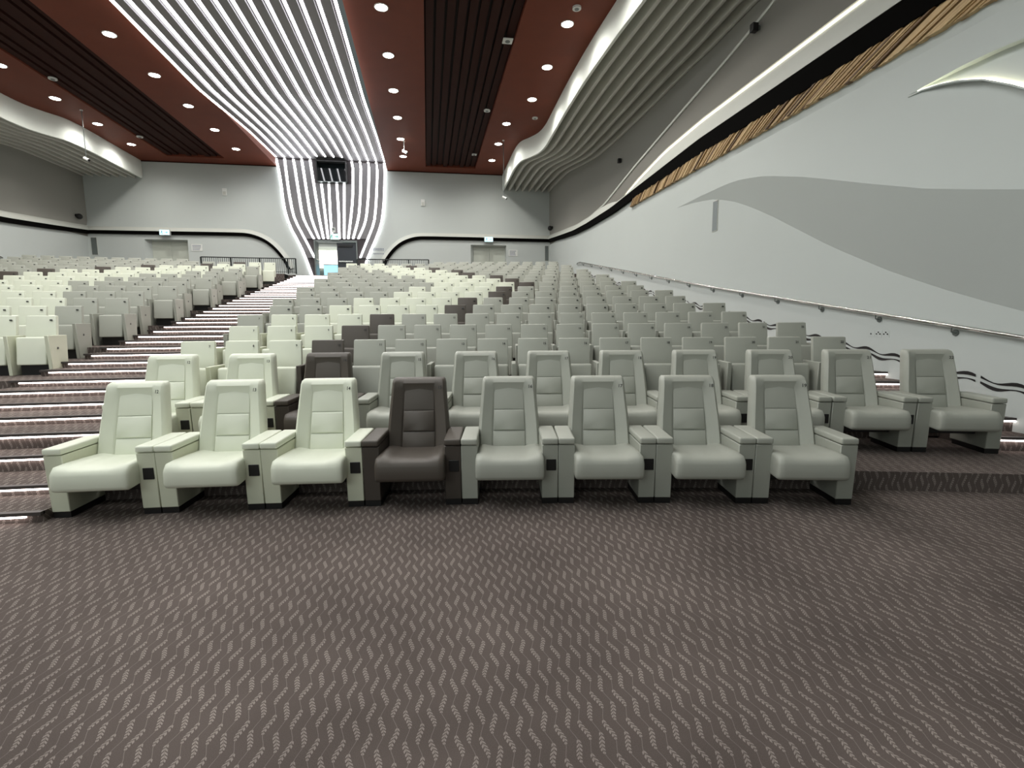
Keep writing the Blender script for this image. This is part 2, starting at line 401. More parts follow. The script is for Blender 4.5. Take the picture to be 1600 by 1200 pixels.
# back wall, with the opening for the middle door and two recessed side doors
SD = (2.4, 4.35, 5.82)
holes = [(-5.55, -3.52, 5.86), (SD[0], SD[1], SD[2]), (mx(SD[1])-.0, mx(SD[0]), SD[2])]
bm = B(); xs = sorted([XL-.9, XR+.9]+[h[0] for h in holes]+[h[1] for h in holes])
for a, b in zip(xs, xs[1:]):
    zb = 2.4
    for h in holes:
        if abs(h[0]-a) < .01: zb = h[2]
    sheet(bm, [[(a, YB, zb), (b, YB, zb)], [(a, YB, 10.4), (b, YB, 10.4)]])
for h in holes:          # reveals
    d = .35 if h[0] != -5.55 else .22
    sp = .0 if h[0] == -5.55 else .18
    for p, q in (((h[0], 3.7), (h[0]+sp, 3.7)), ): pass
    sheet(bm, [[(h[0], YB, 3.7), (h[0], YB, h[2])], [(h[0]+sp, YB+d, 3.7), (h[0]+sp, YB+d, h[2]-.06)]])
    sheet(bm, [[(h[1], YB, 3.7), (h[1], YB, h[2])], [(h[1]-.03, YB+d, 3.7), (h[1]-.03, YB+d, h[2]-.06)]])
    sheet(bm, [[(h[0], YB, h[2]), (h[1], YB, h[2])], [(h[0]+sp, YB+d, h[2]-.06), (h[1]-.03, YB+d, h[2]-.06)]])
wb = struct('wall_back', bm, M_wall)
for k, h in enumerate(holes[1:], 1):
    d = link('door_%d' % k, None, None); d['kind'] = 'structure'
    xa, xb = h[0]+.18, h[1]-.03; xm = (xa+xb)/2
    for a, b in ((xa, xm-.004), (xm+.004, xb)):
        part('door_leaf', bx(a, b, YB+.33, YB+.38, Z_TOP, h[2]-.06, bev=.004, seg=1), M_doorc, d)
    part('handle', bx(xm-.16, xm-.03, YB+.28, YB+.31, Z_TOP+1.0, Z_TOP+1.025), M_steel, d)
    part('door_sill', bx(xa, xb, YB, YB+.33, Z_TOP-.02, Z_TOP+.002), M_alu, d)
# dark/white band running over the side doors and arching down to the guard rails
ARCH = [(6.8, 6.03, 6.19), (4, 6.04, 6.19), (2, 6.05, 6.2), (.2, 6.05, 6.2), (-.4, 6.02, 6.18), (-.85, 5.90, 6.08), (-1.25, 5.70, 5.90), (-1.6, 5.42, 5.62), (-1.9, 5.08, 5.26), (-2.15, 4.70, 4.86), (-2.3, 4.35, 4.5)]
ARCH = catmull(ARCH, 4)
for s in (1, -1):
    f = side(None, s)
    P = []
    for i, (x, a, b) in enumerate(ARCH): P.append(Vector((x, (a+b)/2)))
    offs = []
    for i, p in enumerate(P):
        t = (P[min(i+1, len(P)-1)]-P[max(i-1, 0)]).normalized(); offs.append(Vector((-t.y, t.x)) if t.x < 0 and False else Vector((t.y, -t.x)))
    def strip(o0, o1, y0, y1):
        rows = []
        for p, n in zip(P, offs):
            n = n if n.y > 0 else -n
            a = p+n*o0; b = p+n*o1
            rows.append([f((a.x, YB, a.y)), f((a.x, y0, a.y)), f((b.x, y1, b.y)), f((b.x, YB, b.y))])
        return rows
    bm = B(); sheet(bm, strip(-.075, .075, YB-.10, YB-.15)); part('black_strip', bm, M_blackband, wb, 40)
    bm = B(); sheet(bm, strip(.075, .27, YB-.16, YB-.03)); part('band', bm, M_band, wb, 60, 'pale arched band above the black strip')

# ------------------------------------------------------------------ ceiling
RX0, RX1 = -7.24, -1.96
ce = link('ceiling', None); ce['kind'] = 'structure'
CBANDS = ((.12, 2.62), (mx(2.62)-.0, mx(.12)))
for s in (1, -1):
    a0, a1 = ((-1.84 if s > 0 else RX1), CBANDS[0][0]) ; b0, b1 = (CBANDS[0][1], 8.6)
    for a, b in ((a0, a1), (b0, b1)):
        x0, x1 = (a, b) if s > 0 else (mx(b), mx(a))
        part('veneer_panel', bx(x0, x1, -3, YB, 9.5, 10.35), M_ceil, ce)
    x0, x1 = (CBANDS[0] if s > 0 else (mx(CBANDS[0][1]), mx(CBANDS[0][0])))
    part('dark_channel', bx(x0, x1, -3, YB, 9.68, 10.3), M_dark, ce)
    part('veneer_panel', bx(x0, x1, YB-.9, YB, 9.5, 9.66), M_ceil, ce)
    nsl = 9; wd = (x1-x0)/nsl
    for i in range(nsl):
        part('ceiling_slat', bx(x0+wd*i+.035, x0+wd*(i+1)-.035, -3, YB-.92, 9.54+.03*(i % 3), 9.66), M_groove, ce)
# cross seam line on rear edge
part('veneer_edge', bx(-1.84, 6.7, YB-.04, YB-.002, 9.46, 9.5), M_groove, ce)
part('veneer_edge', bx(mx(6.7), RX0, YB-.04, YB-.002, 9.46, 9.5), M_groove, ce)

# light river: 14 light lines between slats, over the ceiling and down the back wall
RP = [(-3.0, 9.3), (6.0, 9.3), (12.0, 9.3), (18.4, 9.3), (19.2, 9.31), (20.0, 9.37), (22.0, 9.54), (24.0, 9.70), (25.0, 9.75), (28.02, 9.86)]
def l1(z): return lerp([(3.84, -5.72), (4.84, -6.01), (5.58, -6.26), (6.61, -6.79), (7.48, -6.99), (8.71, -7.06), (9.86, -7.2)], z)
def l14(z): return lerp([(3.84, -3.5), (4.49, -3.24), (5.10, -2.99), (6.02, -2.53), (6.86, -2.2), (8.07, -2.04), (9.86, -1.97)], z)
WL = []   # x(z) of each wall line
def cv(pts):  # crop pixel list -> [(z, x)] on the wall
    out = []
    for cx, cy in pts:
        X, Y = 380+cx/4.284, 180+cy/4.284
        d = FW+RT*((X-800)/FPX)+UP*((600-Y)/FPX); t = YB/d.y; out.append((EYE+t*d.z, t*d.x))
    return sorted(out)
PIX = [[(225, 290), (255, 450), (275, 620), (310, 740), (390, 880), (430, 980), (470, 1095)],
       [(280, 300), (305, 500), (340, 690), (400, 800), (480, 955)],
       [(340, 300), (380, 560), (400, 690), (440, 765), (475, 828)],
       [(395, 305), (425, 500), (455, 690), (510, 828)],
       [(450, 310), (490, 560), (510, 690), (540, 828)],
       [(525, 462), (545, 620), (570, 828)], [(575, 462), (583, 640), (597, 828)], [(628, 462), (640, 640), (645, 828)], [(678, 462), (678, 640), (678, 828)],
       [(735, 325), (735, 560), (722, 690), (705, 828)], [(790, 325), (785, 560), (775, 690), (737, 828)],
       [(845, 325), (838, 560), (822, 720), (772, 828)], [(900, 325), (893, 560), (880, 720), (835, 830), (785, 955)],
       [(950, 320), (945, 560), (930, 720), (890, 830), (835, 950), (805, 1040), (790, 1090)]]
river = thing('light_river', 'band of white light lines between grey slats over the ceiling and down to the middle door', 'light', (0, 0, 0))
bm = B()
sheet(bm, [[(RX0, y, z+.09), (RX1, y, z+.09)] for y, z in RP])
part('ceiling_backing', bm, M_riverback, river)
bm = B(); rows = []
for i in range(25):
    z = 3.84+(9.95-3.84)*i/24; a, b = l1(z)-.03, l14(z)+.03
    if z < 5.86: 
        continue
    rows.append([(a, YB-.03, z), (b, YB-.03, z)])
sheet(bm, rows)
for sgn in (-1, 1):
    rows = []
    for i in range(9):
        z = 3.84+(5.88-3.84)*i/8
        a, b = (l1(z)-.03, -5.56) if sgn < 0 else (-3.51, l14(z)+.03)
        if sgn > 0: b = max(b, a+.01)
        if sgn < 0: a = min(a, b-.01)
        rows.append([(a, YB-.03, z), (b, YB-.03, z)])
    sheet(bm, rows)
part('wall_backing', bm, M_riverback, river)
NL = 14; gap = (RX1-RX0)/(NL-1)
LW = .066
for i in range(NL):
    x = RX0+.02+i*(RX1-RX0-.04)/(NL-1)
    bm = B(); tabz = cv(PIX[i])
    mid = 5 <= i <= 8
    loops = [[(x-LW/2, y, z+.085), (x-LW/2, y, z+.03), (x+LW/2, y, z+.03), (x+LW/2, y, z+.085)] for y, z in RP]
    if mid: loops[-1] = [(p[0], YB-.45, p[2]) for p in loops[-1]]
    loft(bm, loops)
    part('light_line', bm, M_led, river)
    zs0, zs1 = tabz[0][0], (9.84 if not mid else tabz[-1][0])
    bm = B(); loops = []
    for k in range(13):
        z = zs0+(zs1-zs0)*k/12
        xx = smooth_tab(tabz, z) if tabz[0][0]+.4 < z < tabz[-1][0]-.4 else lerp(tabz, z)
        if not mid and z > 9.8: xx = x
        loops.append([(xx-.052, YB-.04, z), (xx-.052, YB-.075, z), (xx+.052, YB-.075, z), (xx+.052, YB-.04, z)])
    loft(bm, loops); part('light_line', bm, M_led, river)
    # ceiling slat between the lines (raised to the left of its line)
    if i < NL-1:
        xa, xb = x+.07, x+gap-.10
        bm = B(); loops = []
        for y, z in RP: loops.append([(xa, y, z+.085), (xa, y, z+.035), (xb, y, z+.02), (xb, y, z+.085)])
        loops[-1] = [(p[0], YB-.04, p[2]) for p in loops[-1]]
        if 5 <= i <= 7: loops[-1] = [(p[0], YB-.45, p[2]) for p in loops[-1]]
        loft(bm, loops); part('slat', bm, M_river, river)
# wall slats between lines
def wl(i, z):
    t = cv(PIX[i]); return smooth_tab(t, z) if t[0][0]+.4 < z < t[-1][0]-.4 else lerp(t, z)
for i in range(NL-1):
    z0 = max(cv(PIX[i])[0][0], cv(PIX[i+1])[0][0], 5.9 if 1 < i < 12 else 0)
    z1 = 9.78
    if 4 <= i <= 8: z1 = 8.72
    bm = B(); loops = []
    for k in range(11):
        z = z0+(z1-z0)*k/10; a, b = wl(i, z)+.075, wl(i+1, z)-.075
        if b-a < .03: a, b = (a+b)/2-.015, (a+b)/2+.015
        loops.append([(a, YB-.035, z), (a, YB-.10, z), (b, YB-.10, z), (b, YB-.035, z)])
    loft(bm, loops); part('slat', bm, M_river, river)

# ribbed coves along both sides
ZF = 8.68
FINS = 8
for s, which in ((1, 'right-hand'), (-1, 'left-hand')):
    f = side(None, s)
    cv_ = thing('ribbed_cove', 'white %s ceiling cove with a tall smooth fascia and seven curved ribs' % which, 'cove')
    bm = B(); rows = []
    for x, y in FASC: rows.append([f((x+.02, y, 9.52)), f((x, y, 9.4)), f((x, y, ZF+.02)), f((x+.012, y, ZF)), f((x+.09, y, ZF)), f((x+.1, y, ZF+.3))])
    sheet(bm, rows); part('fascia', bm, M_fin, cv_, 35)
    bm = B(); rows = []
    for (xa, y), (xb, y2) in zip(FASC, LAST): rows.append([f((xa, y, ZF+.42)), f((xb+.3, y2, ZF+.42))])
    sheet(bm, rows); part('soffit', bm, M_rib, cv_)
    for k in range(1, FINS):
        t = k/(FINS-1); bm = B(); loops = []
        for (xa, y), (xb, y2) in zip(FASC, LAST):
            x, yy = xa+(xb-xa)*t, y+(y2-y)*t
            loops.append([f(p) for p in ((x-.025, yy, ZF+.43), (x-.035, yy, ZF+.01), (x-.02, yy, ZF), (x+.05, yy, ZF), (x+.065, yy, ZF+.01), (x+.16, yy, ZF+.43))])
        loft(bm, loops); part('rib', bm, M_rib, cv_, 35)
    # closing plate above the ribs towards the back wall

# ------------------------------------------------------------------ armchairs of the two front rows
ORD = ['zeroth', 'first', 'second', 'third', 'fourth', 'fifth', 'sixth', 'seventh', 'eighth', 'ninth', 'tenth', 'eleventh', 'twelfth', 'thirteenth', 'fourteenth', 'fifteenth', 'sixteenth', 'seventeenth', 'eighteenth']
TXT = {}
def text_mesh(txt, size):
    if (txt, size) in TXT: return TXT[(txt, size)]
    c = bpy.data.curves.new('digits', 'FONT'); c.body = txt; c.size = size; c.extrude = .0006; c.align_x = 'CENTER'; c.align_y = 'CENTER'; c.resolution_u = 2; c.offset = size*.02
    c.materials.append(M_digit)
    o = bpy.data.objects.new('t', c); COL.objects.link(o); dg = bpy.context.evaluated_depsgraph_get()
    me = bpy.data.meshes.new_from_object(o.evaluated_get(dg)); bpy.data.objects.remove(o); TXT[(txt, size)] = me; return me
def chair_meshes(col):
    L_, P_ = LEATHER[col], PANEL[col]; M = {}
    # backrest shell with forward side bolsters
    bm = B(); loops = []
    HZ = [(.40, .306, .0), (.46, .310, 0), (.58, .307, 0), (.74, .296, 0), (.89, .282, 0), (1.02, .271, 0), (1.075, .268, .004), (1.108, .261, .016), (1.125, .246, .045)]
    def yb(z): return .40+.17*(z-.44)/.68
    for z, w, ins in HZ:
        fr = []
        for u in (-1, -.985, -.95, -.90, -.75, -.62, -.555, -.53, -.27, 0, .27, .53, .555, .62, .75, .90, .95, .985, 1):
            au = abs(u)
            rec = .062 if au <= .53 else (.054-.050*min(1, (au-.53)/.37))
            if z > 1.06: rec = min(rec, .016)
            elif z > 1.0: rec = min(rec, .046)
            if au > .9: rec += .045*((au-.9)/.1)**2
            fr.append((u*w, yb(z)+rec+ins-.03, z))
        bk = [(w, yb(z)+.10, z), (w*.9, yb(z)+.15-ins, z), (0, yb(z)+.155-ins, z), (-w*.9, yb(z)+.15-ins, z), (-w, yb(z)+.10, z)]
        loops.append(fr+bk)
    loft(bm, loops); M['backrest'] = mesh_of(bm, 'backrest', L_, 38)
    for nm, za, zb_, wa, wb_, pf in (('headrest_panel', .808, 1.058, .152, .144, .003), ('lumbar_panel', .600, .802, .157, .151, .011), ('lower_panel', .41, .594, .161, .157, .007)):
        bm = B(); rows = []
        def prof(z, w, e): return [(-w, yb(z)+.03, z), (-w, yb(z)+.022-e*.2, z), (-w+.012, yb(z)+.022-e, z), (0, yb(z)+.020-e*1.15, z), (w-.012, yb(z)+.022-e, z), (w, yb(z)+.022-e*.2, z), (w, yb(z)+.03, z)]
        loft(bm, [prof(za, wa, 0.0), prof(za+.012, wa, pf), prof((za+zb_)/2, (wa+wb_)/2, pf*1.2), prof(zb_-.012, wb_, pf), prof(zb_, wb_, 0.0)])
        M[nm] = mesh_of(bm, nm, L_, 45)
    # seat cushion
    bm = B(); loops = []
    for u, ins in ((-1, .035), (-.985, .014), (-.94, .002), (-.80, 0), (-.60, 0), (-.50, 0), (-.2, 0), (.2, 0), (.5, 0), (.6, 0), (.80, 0), (.94, .002), (.985, .014), (1, .035)):
        au = abs(u); hz = .024 if au > .75 else (.024*max(0, (au-.5)/.25))
        x = u*.307
        pr = [(-.165, .280), (-.190, .294), (-.198, .32), (-.196, .420), (-.184, .452), (-.150, .474), (.0, .474), (.2, .464), (.42, .450), (.42, .35), (.2, .32), (0, .288)]
        out = []
        for (y, z) in pr:
            top = z > .43
            zz = z+(hz*min(1, (y+.20)/.06) if top else 0)
            cy, cz = .1, .40
            yy = y+ins*(1 if y < cy else -1)*1.0
            if z > .42: zz -= ins
            if z < .36: zz += ins*.6
            out.append((x, yy, zz))
        loops.append(out)
    loft(bm, loops); M['seat_cushion'] = mesh_of(bm, 'seat_cushion', L_, 75)
    M['under_frame'] = mesh_of(bx(-.26, .26, .10, .42, .20, .34, bev=.01), 'under_frame', M_black)
    # armrest (right-hand copy is mirrored in x)
    def warp(x, y, z):
        k = max(0, min(1, z/.57)); return (x, y-.035*k*(1 if y < .3 else 0), z)
    M['arm'] = mesh_of(bx(-.0745, .0745, 0, .54, .055, .565, bev=.006, seg=1, warp=warp), 'armrest', P_, 40)
    M['pad'] = mesh_of(bx(-.0750, .0750, -.044, .54, .571, .628, bev=.017, seg=3), 'armrest_pad', L_, 60)
    M['plinth'] = mesh_of(bx(-.071, .071, .004, .50, 0, .055), 'plinth', M_black)
    M['socket'] = mesh_of(bx(-.034, .056, -.031, .02, .325, .43, bev=.003, seg=1), 'socket_plate', M_black)
    bm = B()
    for dx in (0, .024): box(bm, .002+dx, .012+dx, -.031, -.02, .368, .385)
    M['slot'] = mesh_of(bm, 'socket_slots', M_plate)
    return M
CH = {c: chair_meshes(c) for c in LEATHER}
def armchair(x, r, z, col, num, label, group, plate=True):
    dx = x-XC; rz = -math.asin(dx/r); M = CH[col]
    t = thing('armchair', label, 'armchair', (x, yr(x, r), z), rz, group)
    for k in ('backrest', 'headrest_panel', 'lumbar_panel', 'lower_panel', 'seat_cushion', 'under_frame'): link(k, M[k], t)
    for s in (-1, 1):
        a = link('armrest', M['arm'], t, (s*.3695, 0, 0)); link('armrest_pad', M['pad'], a); link('plinth', M['plinth'], a)
        if s > 0 and plate:
            p = link('socket_plate', M['socket'], a); p['label'] = 'black socket plate'
    n = link('seat_number', text_mesh(str(num), .046), t, (.215, .512, 1.035), (math.radians(76), 0, math.radians(-18)))
    return t
cname = {'cream': 'cream leather', 'grey': 'light grey leather', 'brown': 'dark brown leather'}
for i in range(8):
    num = 12+i; x = XC+36.0*math.sin(.0490+.892/36*i); col = 'cream' if i < 3 else ('brown' if i == 3 else 'grey')
    ex = [', nearest the centre aisle', ', between 12 and 14', ', beside the dark brown one', ', the only dark one there', ', first right of the dark brown', ', second right of the dark brown', ', third right of the dark brown', ', last one on the right'][i]
    armchair(x, 36.0, 0, col, num, '%s armchair numbered %d in the front row%s' % (cname[col], num, ex), 'armchairs of the front row', i < 7)
for i in range(11):
    num = 12+i; x = XC+37.26*math.sin(.0410+.900/37.26*i); col = 'cream' if i < 2 else ('brown' if i == 2 else 'grey')
    ex = [', nearest the centre aisle', ', left of the dark brown one', ', the only dark one there']+[', %s right of the dark brown one' % w_ for w_ in ('first', 'second', 'third', 'fourth', 'fifth', 'sixth')]+[', second from its right end', ', beside the right wall steps']
    ex = ex[i]
    armchair(x, 37.26, .19, col, num, '%s armchair numbered %d in second row%s' % (cname[col], num, ex), 'armchairs of the second row', i < 10)

# ------------------------------------------------------------------ tip-up seats
HB = .94
def tip_meshes(col):
    L_, P_ = LEATHER[col], PANEL[col]; M = {}
    def wb_(x, y, z): return (x*(1-.05*(1 if z > .7 else 0)), y+.10*(z-.40)/.54, z)
    M['back'] = bx(-.222, .222, .30, .375, .36, HB, bev=.022, seg=2, warp=wb_)
    def ws(x, y, z): return (x*(1-.05*(z < .3)), y+.07*(z-.16)/.43, z)
    M['cushion'] = bx(-.215, .215, .05, .17, .16, .60, bev=.03, seg=3, warp=ws)
    def wp(x, y, z):
        k = z/.6; return (x, (y+.035*(1-k)) if y < .2 else y-.05*(1-k), z)
    M['panel'] = bx(-.028, .028, .0, .46, 0, .625, bev=.006, seg=1, warp=wp)
    M['mech'] = bx(-.18, .2, .12, .36, 0.0, .17)
    M['tag'] = bx(.132, .172, .378-.005, .385, HB-.085, HB-.06, bev=.004, seg=1)
    for v in M['tag'].verts: v.co.y += -.008
    bm = B(); disc(bm, (.029, .2, .42), .018, (1, 0, 0), .006, 10); M['emblem'] = bm
    cols = {'back': L_, 'cushion': L_, 'panel': P_, 'mech': M_black, 'tag': M_plate, 'emblem': M_plate}
    # the joined version for far seats
    j = B(); out = {}; mats = [L_, P_, M_black, M_plate]
    for k, bmk in M.items():
        me = mesh_of(bmk, k, cols[k], 40); out[k] = me
    def join(keys, xo=-.274):
        j = B()
        for k, off, mi in keys:
            n0 = len(j.faces); nv = len(j.verts); j.from_mesh(out[k]); j.verts.ensure_lookup_table(); j.faces.ensure_lookup_table()
            for v in j.verts[nv:]: v.co.x += off
            for f in j.faces[n0:]: f.material_index = mi
        return mesh_of(j, 'tip_up_seat', mats, 40)
    base = [('back', 0, 0), ('cushion', 0, 0), ('mech', 0, 2), ('tag', 0, 3), ('panel', -.274, 1)]
    out['far'] = join(base); out['far_end'] = join(base+[('panel', .274, 1), ('emblem', .274, 3)])
    return out
TP = {c: tip_meshes(c) for c in LEATHER}
DARKR = {3: 522, 4: 562, 5: 606, 6: 712, 7: 734, 8: 776, 9: 787, 10: 818, 11: 797, 12: 771, 13: 733, 14: 712, 15: 682, 16: 644}
CREAMR = {3: 0, 4: 0, 5: 427, 6: 515, 7: 552, 8: 612, 9: 638, 10: 672, 11: 664, 12: 650, 13: 618, 14: 596, 15: 575, 16: 560, 17: 0}
DARKL = {12: 4, 13: 69, 14: 150, 15: 235, 16: 325, 17: 385}
CREAML = {3: 60, 4: 60, 5: 94, 6: 95, 7: 112, 8: 110, 9: 122, 10: 121, 11: 165, 12: 232, 13: 300, 14: 328, 15: 372, 16: 432, 17: 999, 18: 0}
GREYFAR = 0
seats = []
for n in range(3, 19):
    R = seatR(n)-.425; z0 = tierZ(n); x0 = -3.03 if n % 2 else -2.80
    if n == 18: z0 = tierZ(17)+.19
    for blk in ('right', 'left'):
        for i in range(16):
            x = x0+.550*i
            if n == 18 and (x < .35): continue
            if blk == 'left': x = mx(x)
            px, py, dz = px_of((x, yr(x, R+.42), z0+HB))
            if px < -45 or px > 1650 or dz < 1: continue
            seats.append([n, blk, i, x, R, z0, px, py, dz])
def colour(n, blk, px, row):
    if blk == 'right':
        if n in DARKR:
            best = min(row, key=lambda s: abs(s[6]-DARKR[n]))[6]
            if abs(px-best) < .01: return 'brown'
            return 'grey' if (px > best or px < CREAMR[n]) else 'cream'
        return 'cream' if n == 17 and px < 600 else 'grey'
    if n in DARKL:
        best = min(row, key=lambda s: abs(s[6]-DARKL[n]))[6]
        if abs(px-best) < .01: return 'brown'
        return 'grey' if (px < best or px > CREAML[n]) else 'cream'
    if n == 18: return 'grey'
    return 'cream' if px < CREAML[n] else 'grey'
for s in seats:
    row = [q for q in seats if q[0] == s[0] and q[1] == s[1]]
    s.append(colour(s[0], s[1], s[6], row))
    s.append(sum(1 for q in row if q[2] < s[2]))
print('tip-up seats', len(seats))
order = sorted(seats, key=lambda s: s[8])
single, rest = order[:300], order[300:]
shade = {'cream': 'cream', 'grey': 'light grey', 'brown': 'dark brown'}
for n, blk, i, x, R, z0, px, py, dz, col, k in single:
    M = TP[col]; rz = -math.asin((x-XC)/R)
    lab = '%s tip-up seat, %s row from the stage, %s from the centre aisle, %s block' % (shade[col], ORD[n], ORD[i+1], 'right-hand' if blk == 'right' else 'left-hand')
    if n == 18: lab = '%s tip-up seat in the last row, %s from the guard rail, %s block' % (shade[col], ORD[i-5], 'right-hand' if blk == 'right' else 'left-hand')
    grp = 'tip-up seats of the %s block' % ('right-hand' if blk == 'right' else 'left-hand')
    end = (blk == 'left' and i == 0) or (blk == 'right' and i == 15)
    loc = (x, yr(x, R), z0)
    if n <= 9:
        t = thing('tip_up_seat', lab, 'seat', loc, rz, grp)
        link('backrest', M['back'], t); link('seat_cushion', M['cushion'], t); link('base_box', M['mech'], t)
        link('side_panel', M['panel'], t, (-.274, 0, 0))
        if end:
            p = link('side_panel', M['panel'], t, (.274, 0, 0)); link('emblem', M['emblem'], p)
        if blk == 'right' and n <= 5:
            link('seat_number', text_mesh(str(7+i), .042), t, (.155, .3765, HB-.07), (math.radians(80), 0, 0))
        else: link('number_tag', M['tag'], t)
    else:
        o = link('tip_up_seat', M['far_end'] if end else M['far'], None, loc, (0, 0, rz)); tag(o, lab, 'seat', grp)
if rest:
    j = B(); mats = [LEATHER['cream'], LEATHER['grey'], LEATHER['brown'], M_plate, PANEL['grey']]
    for n, blk, i, x, R, z0, px, py, dz, col, k in rest:
        nv, nf = len(j.verts), len(j.faces); j.from_mesh(TP[col]['far']); j.verts.ensure_lookup_table(); j.faces.ensure_lookup_table()
        T = Matrix.Translation((x, yr(x, R), z0)) @ Matrix.Rotation(-math.asin((x-XC)/R), 4, 'Z')
        for v in j.verts[nv:]: v.co = T @ v.co
        ci = ('cream', 'grey', 'brown').index(col)
        for f in j.faces[nf:]:
            f.material_index = {0: ci, 1: 4, 2: 3, 3: 3}[f.material_index]
    o = link('tip_up_seats', mesh_of(j, 'tip_up_seats', mats, 40)); o['kind'] = 'stuff'
    tag(o, 'farthest rows of tip-up seats in front of the back wall', 'seats')

# ------------------------------------------------------------------ handrails on the side walls
for s, nm in ((1, 'right'), (-1, 'left')):
    f = side(None, s)
    h = thing('wall_handrail', 'polished steel handrail sloping up along the %s wall' % nm, 'handrail')
    def hz(y): return lerp([(2.2, 1.02), (3.5, 1.16), (4.85, 1.41), (11.3, 2.40), (22.6, 4.29), (24, 4.5)], y)
    pts = [f((XR-.075, y, hz(y)+.06)) for y in (2.2, 3.5, 4.85, 6, 8, 10, 11.3, 14, 17, 20, 22.2)]+[f((XR-.075, 22.6, hz(22.4)+.03)), f((XR-.03, 22.8, hz(22.4)-.0))]
    bm = B(); tube(bm, pts, .024, 10); part('rail', bm, M_steel, h, 60)
    y = 3.32
    while y < 22.4:
        bm = B(); z = hz(y)
        tube(bm, [f((XR-.075, y, z+.035)), f((XR-.075, y, z-.02)), f((XR-.01, y, z-.035))], .009, 6)
        disc(bm, f((XR-.001, y, z-.03)), .042, (-s, 0, 0), .014, 12)
        part('bracket', bm, M_alu, h, 40); y += 1.16
# wavy double line of black marks running up the right and left wall above the steps
for s, nm in ((1, 'right'), (-1, 'left')):
    f = side(None, s)
    h = thing('wave_stripe', 'double wavy black line on the %s wall above the steps' % nm, 'wall decoration')
    y = 3.2; k = 0
    while y < 21.5:
        for off, ph in ((.038, 0), (-.030, 0)):
            bm = B(); rows = []; wl_ = 1.0
            for j_ in range(21):
                q = j_/20; yy = y+.02+wl_*q
                zc = lerp([(3, .60), (4.95, .855), (8.64, 1.44), (21.5, 3.66)], yy)+off+.024*math.sin(2*PI*q*2+.6)
                th = .006+.016*(.5+.5*math.sin(2*PI*q*2+(.2 if off > 0 else 3.3)))
                rows.append([f((XR-.001, yy, zc-th)), f((XR-.006, yy, zc-th)), f((XR-.006, yy, zc+th)), f((XR-.001, yy, zc+th))])
            sheet(bm, rows); part('wave_mark', bm, M_black, h)
        y += wl_+.06; k += 1

# ------------------------------------------------------------------ guard rails of the walkway
def guard(xa, xb, name):
    g = thing('guard_rail', name, 'railing')
    r = 55.12; n = 10
    xs = [xa+(xb-xa)*i/n for i in range(n+1)]
    ztop, zb = 4.50, 3.86
    bm = B(); tube(bm, [(x, yr(x, r), ztop) for x in xs], .024, 6); part('top_rail', bm, M_rail, g)
    bm = B(); tube(bm, [(x, yr(x, r), zb+.06) for x in xs], .012, 6); part('bottom_rail', bm, M_rail, g)
    m = int(abs(xb-xa)/.08)
    sh = mesh_of(bx(-.008, .008, -.008, .008, zb, ztop), 'baluster', M_rail); ps = mesh_of(bx(-.028, .028, -.028, .028, zb-.02, ztop), 'post', M_rail)
    for i in range(m+1):
        x = xa+(xb-xa)*i/m
        if i % 14 == 0 or i == m: link('post', ps, g, (x, yr(x, r), 0))
        else: link('baluster', sh, g, (x, yr(x, r), 0))
guard(-3.02, .12, 'dark metal guard rail with thin bars behind the last seats right of the middle door')
guard(mx(.12)-.05, mx(-3.02)+.55, 'dark metal guard rail with thin bars left of the middle door')

# ------------------------------------------------------------------ middle door and the corridor behind
d = link('door_3', None); d['kind'] = 'structure'
part('door_frame', bx(-5.57, -5.50, YB-.06, YB+.10, Z_TOP, 5.90), M_alu, d)
part('door_frame', bx(-3.56, -3.50, YB-.06, YB+.10, Z_TOP, 5.90), M_alu, d)
part('door_frame', bx(-5.57, -3.50, YB-.07, YB+.10, 5.82, 5.92), M_alu, d)
lf = part('door_leaf', bx(-4.52, -3.57, YB-.0, YB+.06, Z_TOP, 5.80, bev=.004, seg=1), M_doord, d, label='closed anthracite door leaf')
part('push_bar', bx(-4.45, -3.75, YB-.07, YB-.03, 4.83, 4.89), M_steel, lf)
part('door_closer', bx(-4.45, -3.75, YB-.06, YB, 5.60, 5.70), M_black, lf)
lf = part('door_leaf', bx(-5.49, -5.43, YB-.85, YB-.0, Z_TOP, 5.80, bev=.004, seg=1), M_alu, d, label='open grey door leaf')
part('push_bar', bx(-5.42, -5.37, YB-.75, YB-.15, 4.83, 4.89), M_steel, lf)
bm = B()
x0, x1, y0, y1, z0, z1 = -7.2, -3.2, YB+.23, YB+3.5, Z_TOP-.01, 6.0
for q in ([(x0, y0, z0), (x1, y0, z0), (x1, y1, z0), (x0, y1, z0)], [(x0, y1, z0), (x1, y1, z0), (x1, y1, z1), (x0, y1, z1)],
          [(x0, y0, z0), (x0, y1, z0), (x0, y1, z1), (x0, y0, z1)], [(x1, y0, z0), (x1, y1, z0), (x1, y1, z1), (x1, y0, z1)], [(x0, y0, z1), (x1, y0, z1), (x1, y1, z1), (x0, y1, z1)]):
    bm.faces.new([bm.verts.new(p) for p in q])
struct('wall_corridor', bm, M_wall)
t = thing('corridor_light', 'bright white lit panel in the corridor beyond the open middle door', 'light', (-4.9, YB+3.3, 5.0))
part('light_panel', bx(-1.5, .1, 0, .1, -.15, .85), M_corr, t); part('frame', bx(-1.52, .12, .02, .12, -.2, -.15), M_white, t)
t = thing('blue_screen', 'light blue lit panel standing in the corridor doorway', 'screen', (-4.9, YB+1.6, Z_TOP))
part('screen_panel', bx(-.62, .30, 0, .06, 0, 1.0), M_blue, t); part('frame', bx(-.64, .32, .0, .08, 1.0, 1.04), M_white, t)

